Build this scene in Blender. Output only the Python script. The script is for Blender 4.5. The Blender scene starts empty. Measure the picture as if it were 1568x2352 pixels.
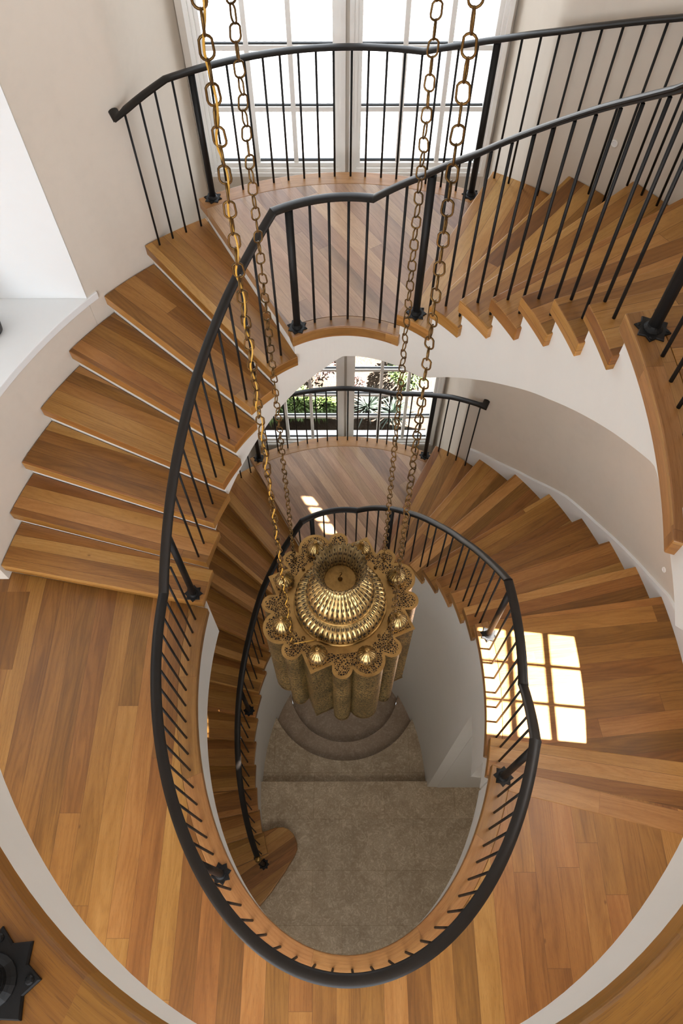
import bpy, bmesh, math, random
from math import sin, cos, pi, radians as R, hypot, atan2, sqrt
from mathutils import Vector, Matrix
random.seed(7)
C = bpy.context.scene.collection
sc = bpy.context.scene

# ------------------------------------------------------------------ plan
h = .18
H2 = .1941
def zk(k): return k*h if k >= -10 else -10*h+(k+10)*H2
CI = (.0285, 1.5254); AI, BI = .9939, 1.6709        # inner ellipse: edge of the open well
CO = (.0378, 1.5901); AO, BO = 2.4587, 3.1252       # outer ellipse: plastered stair wall
def I(a, o=0.): return (CI[0]+(AI+o)*cos(R(a)), CI[1]+(BI+o)*sin(R(a)))
def O(a, o=0.): return (CO[0]+(AO+o)*cos(R(a)), CO[1]+(BO+o)*sin(R(a)))
def lerp(a, b, t): return tuple(x+(y-x)*t for x, y in zip(a, b))
def interp(x, tab):
    tab = sorted(tab)
    if x <= tab[0][0]: return tab[0][1]
    for (x0, y0), (x1, y1) in zip(tab, tab[1:]):
        if x <= x1: return y0+(y1-y0)*(x-x0)/(x1-x0)
    return tab[-1][1]
def span(a, b, step=2.):
    n = max(2, int(abs(b-a)/step)+1)
    return [a+(b-a)*i/n for i in range(n+1)]
Z_MID, Z_TOP = 0., 3.6
Z_GROUND = zk(-25)
TH = .08

# ------------------------------------------------------------------ object helpers
def tag(o, label=None, cat=None, group=None, kind=None):
    if label: o['label'] = label
    if cat: o['category'] = cat
    if group: o['group'] = group
    if kind: o['kind'] = kind
    return o
def thing(name, label, cat, loc=(0, 0, 0), rz=0., group=None):
    o = bpy.data.objects.new(name, None); o.empty_display_size = .1
    C.objects.link(o); o.location = loc; o.rotation_euler = (0, 0, rz)
    return tag(o, label, cat, group)
def link(name, me, mats, parent=None, smooth=None, bevel=0., bseg=2):
    o = bpy.data.objects.new(name, me); C.objects.link(o)
    for m in (mats if isinstance(mats, (list, tuple)) else [mats]): me.materials.append(m)
    if parent is not None:
        o.parent = parent
        o.matrix_parent_inverse = Matrix.Translation(parent.location).inverted() if parent.type == 'EMPTY' and parent.parent is None else Matrix()
    if smooth is not None:
        for p in me.polygons: p.use_smooth = True
        me.set_sharp_from_angle(angle=R(smooth))
    if bevel:
        b = o.modifiers.new('bevel', 'BEVEL'); b.width = bevel; b.segments = bseg; b.limit_method = 'ANGLE'; b.angle_limit = R(40)
        b.harden_normals = False
    return o
def struct(name, me, mats, **k):
    o = link(name, me, mats, **k); o['kind'] = 'structure'; return o

class MB:
    """collects vertices / faces / uv in world space and becomes one mesh"""
    def __init__(s): s.v = []; s.f = []; s.uv = []; s.mi = []
    def face(s, pts, uv=None, mi=0):
        n = len(s.v); s.v += [tuple(p) for p in pts]
        s.f.append(tuple(range(n, n+len(pts)))); s.mi.append(mi)
        s.uv.append(uv if uv else [(p[0], p[1]) for p in pts])
    def prism(s, pts, z0, z1, d=0., uo=(0, 0), mi=0, cap0=True, cap1=True, sides=True):
        """plan polygon (counter-clockwise) between two heights; grain of caps runs along angle d (degrees)"""
        if sum(p[0]*q[1]-q[0]*p[1] for p, q in zip(pts, pts[1:]+pts[:1])) < 0: pts = pts[::-1]
        cd, sd = cos(R(d)), sin(R(d))
        u2 = lambda p: (p[0]*cd+p[1]*sd+uo[0], -p[0]*sd+p[1]*cd+uo[1])
        zz1 = z1 if callable(z1) else (lambda p: z1)
        zz0 = z0 if callable(z0) else (lambda p: z0)
        if cap1: s.face([(p[0], p[1], zz1(p)) for p in pts], [u2(p) for p in pts], mi)
        if cap0: s.face([(p[0], p[1], zz0(p)) for p in pts[::-1]], [u2(p) for p in pts[::-1]], mi)
        if sides:
            L = uo[0]
            for p, q in zip(pts, pts[1:]+pts[:1]):
                l = hypot(q[0]-p[0], q[1]-p[1])
                s.face([(p[0], p[1], zz0(p)), (q[0], q[1], zz0(q)), (q[0], q[1], zz1(q)), (p[0], p[1], zz1(p))],
                       [(L, zz0(p)+uo[1]), (L+l, zz0(q)+uo[1]), (L+l, zz1(q)+uo[1]), (L, zz1(p)+uo[1])], mi)
                L += l
    def strip(s, inner, outer, z0, z1, u0=0., mi=0, closed=False, caps=True):
        """band between two plan polylines: grain runs along it"""
        L = u0
        n = len(inner)
        rng = range(n if closed else n-1)
        for i in rng:
            a, b, c, d = inner[i], inner[(i+1) % n], outer[(i+1) % n], outer[i]
            l = hypot(b[0]-a[0], b[1]-a[1]); w0 = hypot(d[0]-a[0], d[1]-a[1]); w1 = hypot(c[0]-b[0], c[1]-b[1])
            P = [(a, z1), (b, z1), (c, z1), (d, z1)]
            s.face([(p[0], p[1], z) for p, z in P], [(L, 0), (L+l, 0), (L+l, w1), (L, w0)], mi)
            s.face([(p[0], p[1], z0) for p, z in P[::-1]], [(L, w0), (L+l, w1), (L+l, 0), (L, 0)], mi)
            s.face([(a[0], a[1], z0), (b[0], b[1], z0), (b[0], b[1], z1), (a[0], a[1], z1)], [(L, 0), (L+l, 0), (L+l, z1-z0), (L, z1-z0)], mi)
            s.face([(c[0], c[1], z0), (d[0], d[1], z0), (d[0], d[1], z1), (c[0], c[1], z1)], [(L+l, 0), (L, 0), (L, z1-z0), (L+l, z1-z0)], mi)
            L += l
        if not closed and caps:
            for a, d in ((inner[0], outer[0]), (outer[-1], inner[-1])):
                w = hypot(d[0]-a[0], d[1]-a[1])
                s.face([(a[0], a[1], z0), (a[0], a[1], z1), (d[0], d[1], z1), (d[0], d[1], z0)], [(0, 0), (0, z1-z0), (w, z1-z0), (w, 0)], mi)
    def box(s, x0, x1, y0, y1, z0, z1, mi=0, d=0.):
        s.prism([(x0, y0), (x1, y0), (x1, y1), (x0, y1)], z0, z1, d, mi=mi)
    def mesh(s, name='mesh', merge=1e-5):
        me = bpy.data.meshes.new(name)
        me.from_pydata(s.v, [], s.f)
        uvl = me.uv_layers.new(name='UVMap')
        k = 0
        for u in s.uv:
            for c in u: uvl.data[k].uv = c; k += 1
        for p, m in zip(me.polygons, s.mi): p.material_index = m
        bm = bmesh.new(); bm.from_mesh(me)
        if merge: bmesh.ops.remove_doubles(bm, verts=bm.verts, dist=merge)
        bmesh.ops.recalc_face_normals(bm, faces=bm.faces)
        bm.to_mesh(me); bm.free()
        return me

def raw(bm, name='mesh', recalc=True):
    me = bpy.data.meshes.new(name)
    if recalc: bmesh.ops.recalc_face_normals(bm, faces=bm.faces)
    bm.to_mesh(me); bm.free(); return me
def sweep(bm, path, prof, closed_prof=True, cap=True, up=Vector((0, 0, 1)), closed=False):
    """sweep a profile (side, up) along a 3-D polyline, keeping it upright"""
    path = [Vector(p) for p in path]; rings = []
    n = len(path)
    for i, p in enumerate(path):
        if closed: a, b = path[i-1], path[(i+1) % n]
        else: a, b = path[max(i-1, 0)], path[min(i+1, n-1)]
        if i == 0 and not closed: t = path[1]-p; k = 1
        elif i == n-1 and not closed: t = p-path[i-1]; k = 1
        else:
            t1, t2 = (p-a).normalized(), (b-p).normalized(); t = t1+t2
            k = 1/max(.5, sqrt(max(.01, (1+t1.dot(t2))/2)))
        t.normalize()
        sd = t.cross(up)
        sd = sd.normalized() if sd.length > 1e-4 else Vector((1, 0, 0))
        u = sd.cross(t).normalized()
        hz = Vector((t.x, t.y, 0)).length
        rings.append([bm.verts.new(p+sd*x*k+u*y) for x, y in prof])
    m = len(prof)
    for i in range(n if closed else n-1):
        A, B = rings[i], rings[(i+1) % n]
        for j in range(m if closed_prof else m-1):
            bm.faces.new((A[j], A[(j+1) % m], B[(j+1) % m], B[j]))
    if cap and not closed:
        bm.faces.new(rings[0]); bm.faces.new(rings[-1][::-1])
def circ(r, n=10): return [(r*cos(2*pi*i/n), r*sin(2*pi*i/n)) for i in range(n)]
def lathe(bm, prof, n=32, rib=None, cap0=False, cap1=False, uvl=None, c=(0, 0, 0), lift=None):
    """prof: list of (r, z); rib(theta, i) multiplies the radius"""
    rings = []
    for i, (r, z) in enumerate(prof):
        ring = []
        for j in range(n):
            t = 2*pi*j/n; q = r*(rib(t, i) if rib else 1)
            ring.append(bm.verts.new((c[0]+q*cos(t), c[1]+q*sin(t), c[2]+z+(lift(t, z) if lift else 0))))
        rings.append(ring)
    s = [0.]
    for a, b in zip(prof, prof[1:]): s.append(s[-1]+hypot(b[0]-a[0], b[1]-a[1]))
    for i in range(len(rings)-1):
        for j in range(n):
            f = bm.faces.new((rings[i][j], rings[i][(j+1) % n], rings[i+1][(j+1) % n], rings[i+1][j]))
            if uvl:
                for lp, (jj, ii) in zip(f.loops, ((j, i), (j+1, i), (j+1, i+1), (j, i+1))): lp[uvl].uv = (jj/n, s[ii])
    if cap0: bm.faces.new(rings[0][::-1])
    if cap1: bm.faces.new(rings[-1])
    return rings

# ------------------------------------------------------------------ materials
def lin(r, g, b):
    f = lambda c: (c/12.92 if c <= .04045 else ((c+.055)/1.055)**2.4)
    return (f(r/255), f(g/255), f(b/255), 1)
class NT:
    def __init__(s, name):
        s.m = bpy.data.materials.new(name); s.m.use_nodes = True; s.t = s.m.node_tree; s.t.nodes.clear()
        s.out = s.n('ShaderNodeOutputMaterial')
    def n(s, ty, **k):
        o = s.t.nodes.new(ty)
        for a, v in k.items(): setattr(o, a, v)
        return o
    def l(s, a, b): s.t.links.new(a, b)
    def inp(s, node, i, v):
        if hasattr(v, 'is_linked') or hasattr(v, 'links'): s.l(v, node.inputs[i])
        else: node.inputs[i].default_value = v
    def math(s, op, a, b=0., c=None, clamp=False):
        o = s.n('ShaderNodeMath', operation=op, use_clamp=clamp); s.inp(o, 0, a); s.inp(o, 1, b)
        if c is not None: s.inp(o, 2, c)
        return o.outputs[0]
    def comb(s, x, y, z):
        o = s.n('ShaderNodeCombineXYZ'); s.inp(o, 0, x); s.inp(o, 1, y); s.inp(o, 2, z); return o.outputs[0]
    def noise(s, vec, scale=5., detail=2., rough=.5, dist=0.):
        o = s.n('ShaderNodeTexNoise'); s.l(vec, o.inputs['Vector'])
        o.inputs['Scale'].default_value = scale; o.inputs['Detail'].default_value = detail
        o.inputs['Roughness'].default_value = rough; o.inputs['Distortion'].default_value = dist
        return o.outputs['Fac']
    def ramp(s, fac, stops, interp='LINEAR'):
        o = s.n('ShaderNodeValToRGB'); r = o.color_ramp; r.interpolation = interp
        while len(r.elements) < len(stops): r.elements.new(.5)
        for e, (p, c) in zip(r.elements, stops): e.position = p; e.color = c
        s.l(fac, o.inputs[0]); return o.outputs[0]
    def mix(s, f, a, b, mode='MIX'):
        o = s.n('ShaderNodeMix', data_type='RGBA', blend_type=mode)
        s.inp(o, 0, f); s.inp(o, 6, a); s.inp(o, 7, b); return o.outputs[2]
    def bsdf(s, col, rough=.5, metal=0., spec=.5, bump=None, bstr=.2, bdist=.01, **k):
        o = s.n('ShaderNodeBsdfPrincipled')
        s.inp(o, 'Base Color', col); s.inp(o, 'Roughness', rough); s.inp(o, 'Metallic', metal)
        o.inputs['Specular IOR Level'].default_value = spec
        for a, v in k.items(): s.inp(o, a, v)
        if bump is not None:
            b = s.n('ShaderNodeBump'); b.inputs['Strength'].default_value = bstr; b.inputs['Distance'].default_value = bdist
            s.l(bump, b.inputs['Height']); s.l(b.outputs[0], o.inputs['Normal'])
        s.l(o.outputs[0], s.out.inputs[0]); return o
    def uv(s):
        o = s.n('ShaderNodeUVMap'); o.uv_map = 'UVMap'
        x = s.n('ShaderNodeSeparateXYZ'); s.l(o.outputs[0], x.inputs[0]); return x.outputs[0], x.outputs[1]
    def obj(s): return s.n('ShaderNodeTexCoord').outputs['Object']
    def rnd(s): return s.n('ShaderNodeObjectInfo').outputs['Random']

def oak(name, w=.1, length=12., tone=0., sat=1., rough=.38, spread=1., seam=.6):
    t = NT(name); u, v = t.uv(); rn = t.rnd()
    vv = t.math('ADD', t.math('DIVIDE', v, w), t.math('MULTIPLY', rn, 37.3))
    pid = t.math('FLOOR', vv)
    wn = t.n('ShaderNodeTexWhiteNoise', noise_dimensions='2D'); t.l(t.comb(pid, t.math('MULTIPLY', rn, 91.), 0.), wn.inputs['Vector'])
    uu = t.math('ADD', t.math('DIVIDE', u, length), t.math('MULTIPLY', wn.outputs[0], 7.))
    bid = t.math('FLOOR', uu)
    wn2 = t.n('ShaderNodeTexWhiteNoise', noise_dimensions='3D'); t.l(t.comb(pid, bid, t.math('MULTIPLY', rn, 53.)), wn2.inputs['Vector'])
    val = wn2.outputs[0]
    off = t.math('MULTIPLY', val, 40.)
    big = t.noise(t.comb(t.math('ADD', t.math('MULTIPLY', u, .9), off), t.math('MULTIPLY', v, 7.), off), 1., 3., .55, .6)
    # growth rings: stretched, wavy bands
    ringc = t.math('ADD', t.math('MULTIPLY', v, 55.), t.math('MULTIPLY', t.noise(t.comb(t.math('ADD', t.math('MULTIPLY', u, .7), off), t.math('MULTIPLY', v, 5.), off), 1., 2., .5, 0.), 26.))
    ring = t.math('ADD', t.math('MULTIPLY', t.math('SINE', t.math('MULTIPLY', ringc, 3.1)), .5), .5)
    fine = t.noise(t.comb(t.math('MULTIPLY', u, 7.), t.math('MULTIPLY', v, 330.), off), 1., 2., .6)
    pores = t.noise(t.comb(t.math('MULTIPLY', u, 22.), t.math('MULTIPLY', v, 620.), off), 1., 1., .5)
    base = t.math('ADD', t.math('MULTIPLY', t.math('SUBTRACT', val, .5), .44*spread), .5+tone)
    x = t.math('ADD', base, t.math('MULTIPLY', t.math('SUBTRACT', big, .5), .62))
    x = t.math('ADD', x, t.math('MULTIPLY', t.math('SUBTRACT', fine, .5), .22))
    x = t.math('SUBTRACT', x, t.math('MULTIPLY', t.math('MULTIPLY', ring, ring), .07), clamp=True)
    col = t.ramp(x, [(0., lin(76, 44, 19)), (.28, lin(120, 77, 37)), (.52, lin(152, 103, 55)), (.75, lin(176, 127, 75)), (1., lin(198, 156, 104))])
    # redder or greyer boards
    hue = t.math('MULTIPLY', t.math('SUBTRACT', wn2.outputs['Value'], .5), .0)
    wn3 = t.n('ShaderNodeTexWhiteNoise', noise_dimensions='3D'); t.l(t.comb(pid, bid, t.math('ADD', rn, 5.)), wn3.inputs['Vector'])
    hs = t.n('ShaderNodeHueSaturation'); t.l(col, hs.inputs['Color'])
    t.l(t.math('ADD', .4985, t.math('MULTIPLY', wn3.outputs[0], .013)), hs.inputs['Hue']); hs.inputs['Saturation'].default_value = sat*1.01
    col = hs.outputs[0]
    pm = t.math('GREATER_THAN', pores, .62)
    col = t.mix(t.math('MULTIPLY', pm, .28), col, lin(80, 46, 22))
    # small knots
    vo = t.n('ShaderNodeTexVoronoi'); vo.inputs['Scale'].default_value = 1.
    t.l(t.comb(t.math('MULTIPLY', u, 2.1), t.math('MULTIPLY', v, 3.6), off), vo.inputs['Vector'])
    kn = t.math('SUBTRACT', 1., t.math('MULTIPLY', vo.outputs['Distance'], 28.), clamp=True)
    col = t.mix(t.math('MULTIPLY', kn, .7), col, lin(70, 36, 16))
    fr = t.math('FRACT', vv); e = t.math('MINIMUM', fr, t.math('SUBTRACT', 1., fr))
    fu = t.math('FRACT', uu); eu = t.math('MULTIPLY', t.math('MINIMUM', fu, t.math('SUBTRACT', 1., fu)), length/w)
    sm = t.math('LESS_THAN', t.math('MINIMUM', e, eu), .0011/w)
    col = t.mix(t.math('MULTIPLY', sm, seam), col, lin(70, 38, 16))
    hgt = t.math('SUBTRACT', t.math('MULTIPLY', fine, .4), t.math('MULTIPLY', sm, 1.))
    t.bsdf(col, t.math('ADD', rough, t.math('MULTIPLY', t.math('SUBTRACT', fine, .5), .2)), spec=.45, bump=hgt, bstr=.18, bdist=.002)
    return t.m

def plaster(name, rgb, amt=.035, scale=1.6, rough=.85):
    t = NT(name); p = t.obj()
    mp = t.n('ShaderNodeMapping'); mp.inputs['Scale'].default_value = (1, 1, .6); t.l(p, mp.inputs[0])
    a = t.noise(mp.outputs[0], scale, 4., .6, .8); b = t.noise(p, 14., 3., .6)
    f = t.math('ADD', t.math('MULTIPLY', a, .7), t.math('MULTIPLY', b, .3))
    c = lin(*rgb); k = lambda s: (min(1, c[0]*s), min(1, c[1]*s), min(1, c[2]*s), 1)
    col = t.ramp(f, [(.25, k(1-amt*2)), (.5, c), (.75, k(1+amt))])
    t.bsdf(col, rough, spec=.25, bump=t.math('ADD', a, t.math('MULTIPLY', b, .4)), bstr=.06, bdist=.02)
    return t.m
def paint(name, rgb, rough=.45, spec=.5):
    t = NT(name); n = t.noise(t.obj(), 6., 3.)
    c = lin(*rgb)
    t.bsdf(t.mix(n, tuple(x*.94 for x in c[:3])+(1,), c), rough, spec=spec); return t.m
def iron(name, rgb=(40, 36, 33), rough=.42, spec=.3):
    t = NT(name); n = t.noise(t.obj(), 9., 4., .6); f = t.noise(t.obj(), 160., 2., .6)
    c = lin(*rgb)
    col = t.mix(n, tuple(x*.7 for x in c[:3])+(1,), tuple(x*1.25 for x in c[:3])+(1,))
    t.bsdf(col, t.math('ADD', rough-.06, t.math('MULTIPLY', n, .14)), metal=0., spec=spec, bump=f, bstr=.1, bdist=.002)
    return t.m
def brass(name, rgb=(176, 132, 66), dark=(74, 52, 24), rough=.34, metal=.9, scale=7.):
    t = NT(name); n = t.noise(t.obj(), scale, 5., .65, .4); f = t.noise(t.obj(), 60., 3., .6)
    m = t.math('ADD', t.math('MULTIPLY', n, .8), t.math('MULTIPLY', f, .2))
    col = t.ramp(m, [(.3, lin(*dark)), (.6, lin(*rgb)), (.85, lin(*[min(255, int(x*1.18)) for x in rgb]))])
    t.bsdf(col, t.math('ADD', rough-.1, t.math('MULTIPLY', f, .25)), metal=metal, bump=f, bstr=.1, bdist=.002)
    return t.m
def brass_fret(name):
    """sheet brass sawn into a lattice of small openings; solid near the rim (uv.x = distance to the rim)"""
    t = NT(name); u, v = t.uv(); p = t.obj()
    vo = t.n('ShaderNodeTexVoronoi', feature='DISTANCE_TO_EDGE'); vo.inputs['Scale'].default_value = 88.; vo.inputs['Randomness'].default_value = .8
    t.l(p, vo.inputs['Vector'])
    vq = t.n('ShaderNodeTexVoronoi'); vq.inputs['Scale'].default_value = 88.; vq.inputs['Randomness'].default_value = .8; t.l(p, vq.inputs['Vector'])
    sp = t.n('ShaderNodeSeparateColor'); t.l(vq.outputs['Color'], sp.inputs[0])
    thr = t.math('ADD', .06, t.math('MULTIPLY', sp.outputs[0], .09))
    hole = t.math('GREATER_THAN', vo.outputs['Distance'], thr)
    solid = t.math('GREATER_THAN', u, .017)
    xyz = t.n('ShaderNodeSeparateXYZ'); t.l(p, xyz.inputs[0])
    rad = t.math('SQRT', t.math('ADD', t.math('POWER', xyz.outputs[0], 2.), t.math('POWER', xyz.outputs[1], 2.)))
    hole = t.math('MULTIPLY', t.math('MULTIPLY', hole, solid), t.math('GREATER_THAN', rad, .292))
    n = t.noise(p, 9., 4., .6)
    col = t.ramp(n, [(.3, lin(128, 98, 56)), (.7, lin(172, 136, 82))])
    col = t.mix(hole, col, lin(34, 22, 10))
    o = t.bsdf(col, t.math('ADD', .34, t.math('MULTIPLY', hole, .5)), metal=t.math('MULTIPLY', t.math('SUBTRACT', 1., hole), .8), spec=.3,
               bump=t.math('SUBTRACT', 1., hole), bstr=.4, bdist=.003)
    return t.m
def brass_pierced(name, nrib, rows, rgb=(200, 172, 116), dark=(112, 90, 52), thr=.17, lo=-1., hi=99., metal=.85):
    """ribbed brass with almond shaped slots, one column on each rib (uv.x turns, uv.y metres)"""
    t = NT(name); u, v = t.uv()
    cu = t.math('MULTIPLY', u, float(nrib)); cv = t.math('MULTIPLY', v, rows)
    row = t.math('FLOOR', cv)
    # a pair of slanted slots alternates with an upright slot
    fu = t.math('SUBTRACT', t.math('FRACT', cu), .5); fv = t.math('SUBTRACT', t.math('FRACT', cv), .5)
    odd = t.math('MODULO', t.math('ADD', row, 40.), 2.)
    au = t.math('ABSOLUTE', fu)
    pair = t.math('SUBTRACT', au, t.math('ADD', .17, t.math('MULTIPLY', fv, .16)))
    x = t.math('ADD', t.math('MULTIPLY', odd, pair), t.math('MULTIPLY', t.math('SUBTRACT', 1., odd), fu))
    d = t.math('ADD', t.math('MULTIPLY', t.math('ABSOLUTE', x), 1.15), t.math('MULTIPLY', t.math('POWER', t.math('ABSOLUTE', fv), 2.), .8))
    hole = t.math('MULTIPLY', t.math('LESS_THAN', d, thr*.85), t.math('MULTIPLY', t.math('GREATER_THAN', v, lo), t.math('LESS_THAN', v, hi)))
    n = t.noise(t.obj(), 14., 4., .6, .5)
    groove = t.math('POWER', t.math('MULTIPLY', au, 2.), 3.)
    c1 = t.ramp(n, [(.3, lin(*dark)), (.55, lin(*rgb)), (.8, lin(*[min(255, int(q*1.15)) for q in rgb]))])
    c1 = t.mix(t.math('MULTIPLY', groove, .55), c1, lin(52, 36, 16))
    col = t.mix(hole, c1, lin(14, 9, 4))
    t.bsdf(col, t.math('ADD', .24, t.math('MULTIPLY', hole, .5)), metal=t.math('MULTIPLY', t.math('SUBTRACT', 1., hole), metal), spec=.3,
           bump=t.math('SUBTRACT', t.math('MULTIPLY', n, .4), hole), bstr=.35, bdist=.004)
    return t.m
def brass_mesh(name):
    """fine stamped sheet of the lantern body"""
    t = NT(name); p = t.obj()
    vo = t.n('ShaderNodeTexVoronoi'); vo.inputs['Scale'].default_value = 92.; t.l(p, vo.inputs['Vector'])
    n = t.noise(p, 5., 3.); hole = t.math('LESS_THAN', vo.outputs['Distance'], .46)
    col = t.ramp(n, [(.3, lin(98, 80, 44)), (.7, lin(150, 124, 74))])
    col = t.mix(t.math('MULTIPLY', hole, .9), col, lin(34, 25, 11))
    t.bsdf(col, .45, metal=.7, bump=t.math('SUBTRACT', 1., hole), bstr=.5, bdist=.003); return t.m
def stone(name, a, b, brick=None):
    t = NT(name); p = t.obj()
    n1 = t.noise(p, 3.2, 5., .65, 1.2); n2 = t.noise(p, 15., 5., .7, 2.2); n3 = t.noise(p, 60., 3., .6)
    f = t.math('ADD', t.math('ADD', t.math('MULTIPLY', n1, .35), t.math('MULTIPLY', n2, .45)), t.math('MULTIPLY', n3, .2))
    col = t.ramp(f, [(.34, lin(*a)), (.5, lin(*lerp(a, b, .6))), (.62, lin(*b))])
    vein = t.math('ABSOLUTE', t.math('SUBTRACT', n2, .5)); col = t.mix(t.math('MULTIPLY', t.math('LESS_THAN', vein, .018), .35), col, lin(86, 62, 40))
    if brick:
        bt = t.n('ShaderNodeTexBrick'); t.l(p, bt.inputs['Vector']); bt.inputs['Scale'].default_value = 1.
        bt.offset = .4; bt.inputs['Mortar Size'].default_value = .0022; bt.inputs['Brick Width'].default_value = brick[0]; bt.inputs['Row Height'].default_value = brick[1]
        bt.inputs['Color1'].default_value = (.86, .86, .86, 1); bt.inputs['Color2'].default_value = (1, 1, 1, 1); bt.inputs['Mortar'].default_value = (.6, .57, .5, 1)
        col = t.mix(1., col, bt.outputs['Color'], 'MULTIPLY')
    t.bsdf(col, .5, spec=.4, bump=n2, bstr=.05, bdist=.01); return t.m
def glass(name):
    t = NT(name); a = t.n('ShaderNodeBsdfTransparent'); b = t.n('ShaderNodeBsdfGlossy'); b.inputs['Roughness'].default_value = .02
    fr = t.n('ShaderNodeFresnel'); fr.inputs[0].default_value = 1.45
    m = t.n('ShaderNodeMixShader'); t.l(t.math('MULTIPLY', fr.outputs[0], .6), m.inputs[0]); t.l(a.outputs[0], m.inputs[1]); t.l(b.outputs[0], m.inputs[2])
    t.l(m.outputs[0], t.out.inputs[0]); return t.m
def leaf(name, a, b):
    t = NT(name); n = t.noise(t.obj(), 9., 3.)
    o = t.bsdf(t.mix(n, lin(*a), lin(*b)), .55, spec=.3); return t.m
def pavers(name):
    t = NT(name); p = t.obj()
    x = t.n('ShaderNodeSeparateXYZ'); t.l(p, x.inputs[0])
    sx, sy = .24, .13
    ry = t.math('DIVIDE', x.outputs[1], sy); row = t.math('FLOOR', ry)
    rx = t.math('ADD', t.math('DIVIDE', x.outputs[0], sx), t.math('MULTIPLY', t.math('MODULO', t.math('ADD', row, 1000.), 2.), .5))
    fx = t.math('SUBTRACT', t.math('FRACT', rx), .5); fy = t.math('FRACT', ry)
    d = t.math('SUBTRACT', fy, t.math('ADD', .12, t.math('MULTIPLY', t.math('POWER', fx, 2.), 2.2)))
    n = t.noise(p, 6., 4.)
    line = t.math('MULTIPLY', t.math('LESS_THAN', t.math('ABSOLUTE', d), .09), t.math('GREATER_THAN', n, .42))
    col = t.mix(n, (.046, .046, .046, 1), (.056, .056, .055, 1))
    col = t.mix(t.math('MULTIPLY', line, .75), col, (.006, .0062, .007, 1))
    t.bsdf(col, .8); return t.m
def soil(name):
    t = NT(name); p = t.obj(); a = t.noise(p, 5., 6., .7, 1.); b = t.noise(p, 40., 4., .7)
    f = t.math('ADD', t.math('MULTIPLY', a, .5), t.math('MULTIPLY', b, .5))
    col = t.ramp(f, [(.32, lin(34, 29, 23)), (.45, lin(54, 45, 37)), (.55, lin(60, 52, 44)), (.7, lin(66, 60, 54))])
    t.bsdf(col, .95, spec=.1, bump=b, bstr=.6, bdist=.03); return t.m

M_tread = oak('oak_tread', .094, 14., .05, 1.02, spread=1.0, seam=.75)
M_floor = oak('oak_floorboards', .13, 2.7, -.06, 1.02, spread=.85, seam=.6)
M_land = oak('oak_landing_boards', .098, 6., .02, .8, rough=.33, spread=.8)
M_border = oak('oak_border', .3, .62, .03, .98, spread=.35, seam=.35)
M_top = oak('oak_top_border', .5, 31., -.06, 1.06, spread=.2, seam=.3)
M_wall = plaster('warm_plaster', (214, 205, 193))
M_white = plaster('white_plaster', (220, 218, 213), .02)
M_sill = plaster('white_ledge', (230, 232, 233), .01)
M_trim = paint('white_joinery', (244, 243, 240))
M_bead = iron('black_glazing_gasket', (34, 36, 38))
M_iron = iron('blackened_iron', (17, 16, 16), .55)
M_rail = iron('bronze_handrail', (27, 23, 20), .36, .26)
M_brass = brass('aged_brass', (160, 126, 74), (92, 70, 36))
M_chain = brass('chain_brass', (112, 84, 45), (52, 38, 19), .36)
M_fret = brass_fret('fretted_brass')
M_body = brass_mesh('stamped_brass')
M_cord = paint('golden_cord', (200, 152, 58), .5)
M_stone = stone('limestone_floor', (150, 128, 100), (214, 196, 168), (.86, .56))
M_step = stone('limestone_step', (140, 119, 98), (180, 160, 138))
M_glass = glass('window_glass')
M_vase = stone('dark_basalt', (34, 34, 35), (66, 66, 68))
M_pav = pavers('scalloped_pavers')
M_soil = soil('dry_bank')
M_led = NT('step_light_lens').m
_t = NT('frosted_lens'); _t.bsdf((.9, .9, .92, 1), .2, spec=.6); M_led = _t.m

# ------------------------------------------------------------------ fans: nosing lines of every tread (inner angle, outer angle)
FAN = {1: (167.1, 169.1), 2: (159.5, 163.1), 3: (151.8, 157.2), 4: (143.9, 150.4), 5: (136.2, 142.4), 6: (127.4, 133.9), 7: (118.3, 125.2), 8: (109.1, 115.0),
       9: (72.6, 66.2), 10: (62.3, 54.9), 11: (53.3, 46.2), 12: (44.4, 38.2), 13: (36.5, 30.2), 14: (28.3, 23.5), 15: (20.2, 17.1), 16: (12.1, 10.8),
       17: (-14., -11.), 18: (-22., -17.), 19: (-30., -23.5), 20: (-38., -30.),
       0: (-22.6, -18.6), -1: (-15.2, -12.8), -2: (14.7, 10.8), -3: (22.2, 17.2), -4: (30.3, 23.6), -5: (38.6, 30.3), -6: (46.4, 38.4), -7: (54.2, 46.8), -8: (63., 55.6), -9: (72.6, 66.7),
       -10: (109.1, 115.), -11: (118.3, 125.2), -12: (127.4, 133.9), -13: (136.2, 142.4), -14: (143.6, 150.4), -15: (149.6, 156.6), -16: (157.6, 163.), -17: (165.1, 169.),
       -18: (172.4, 175.), -19: (179.7, 181.), -20: (187., 187.2), -21: (194.2, 193.6), -22: (201.6, 200.2), -23: (209., 207.)}

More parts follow.
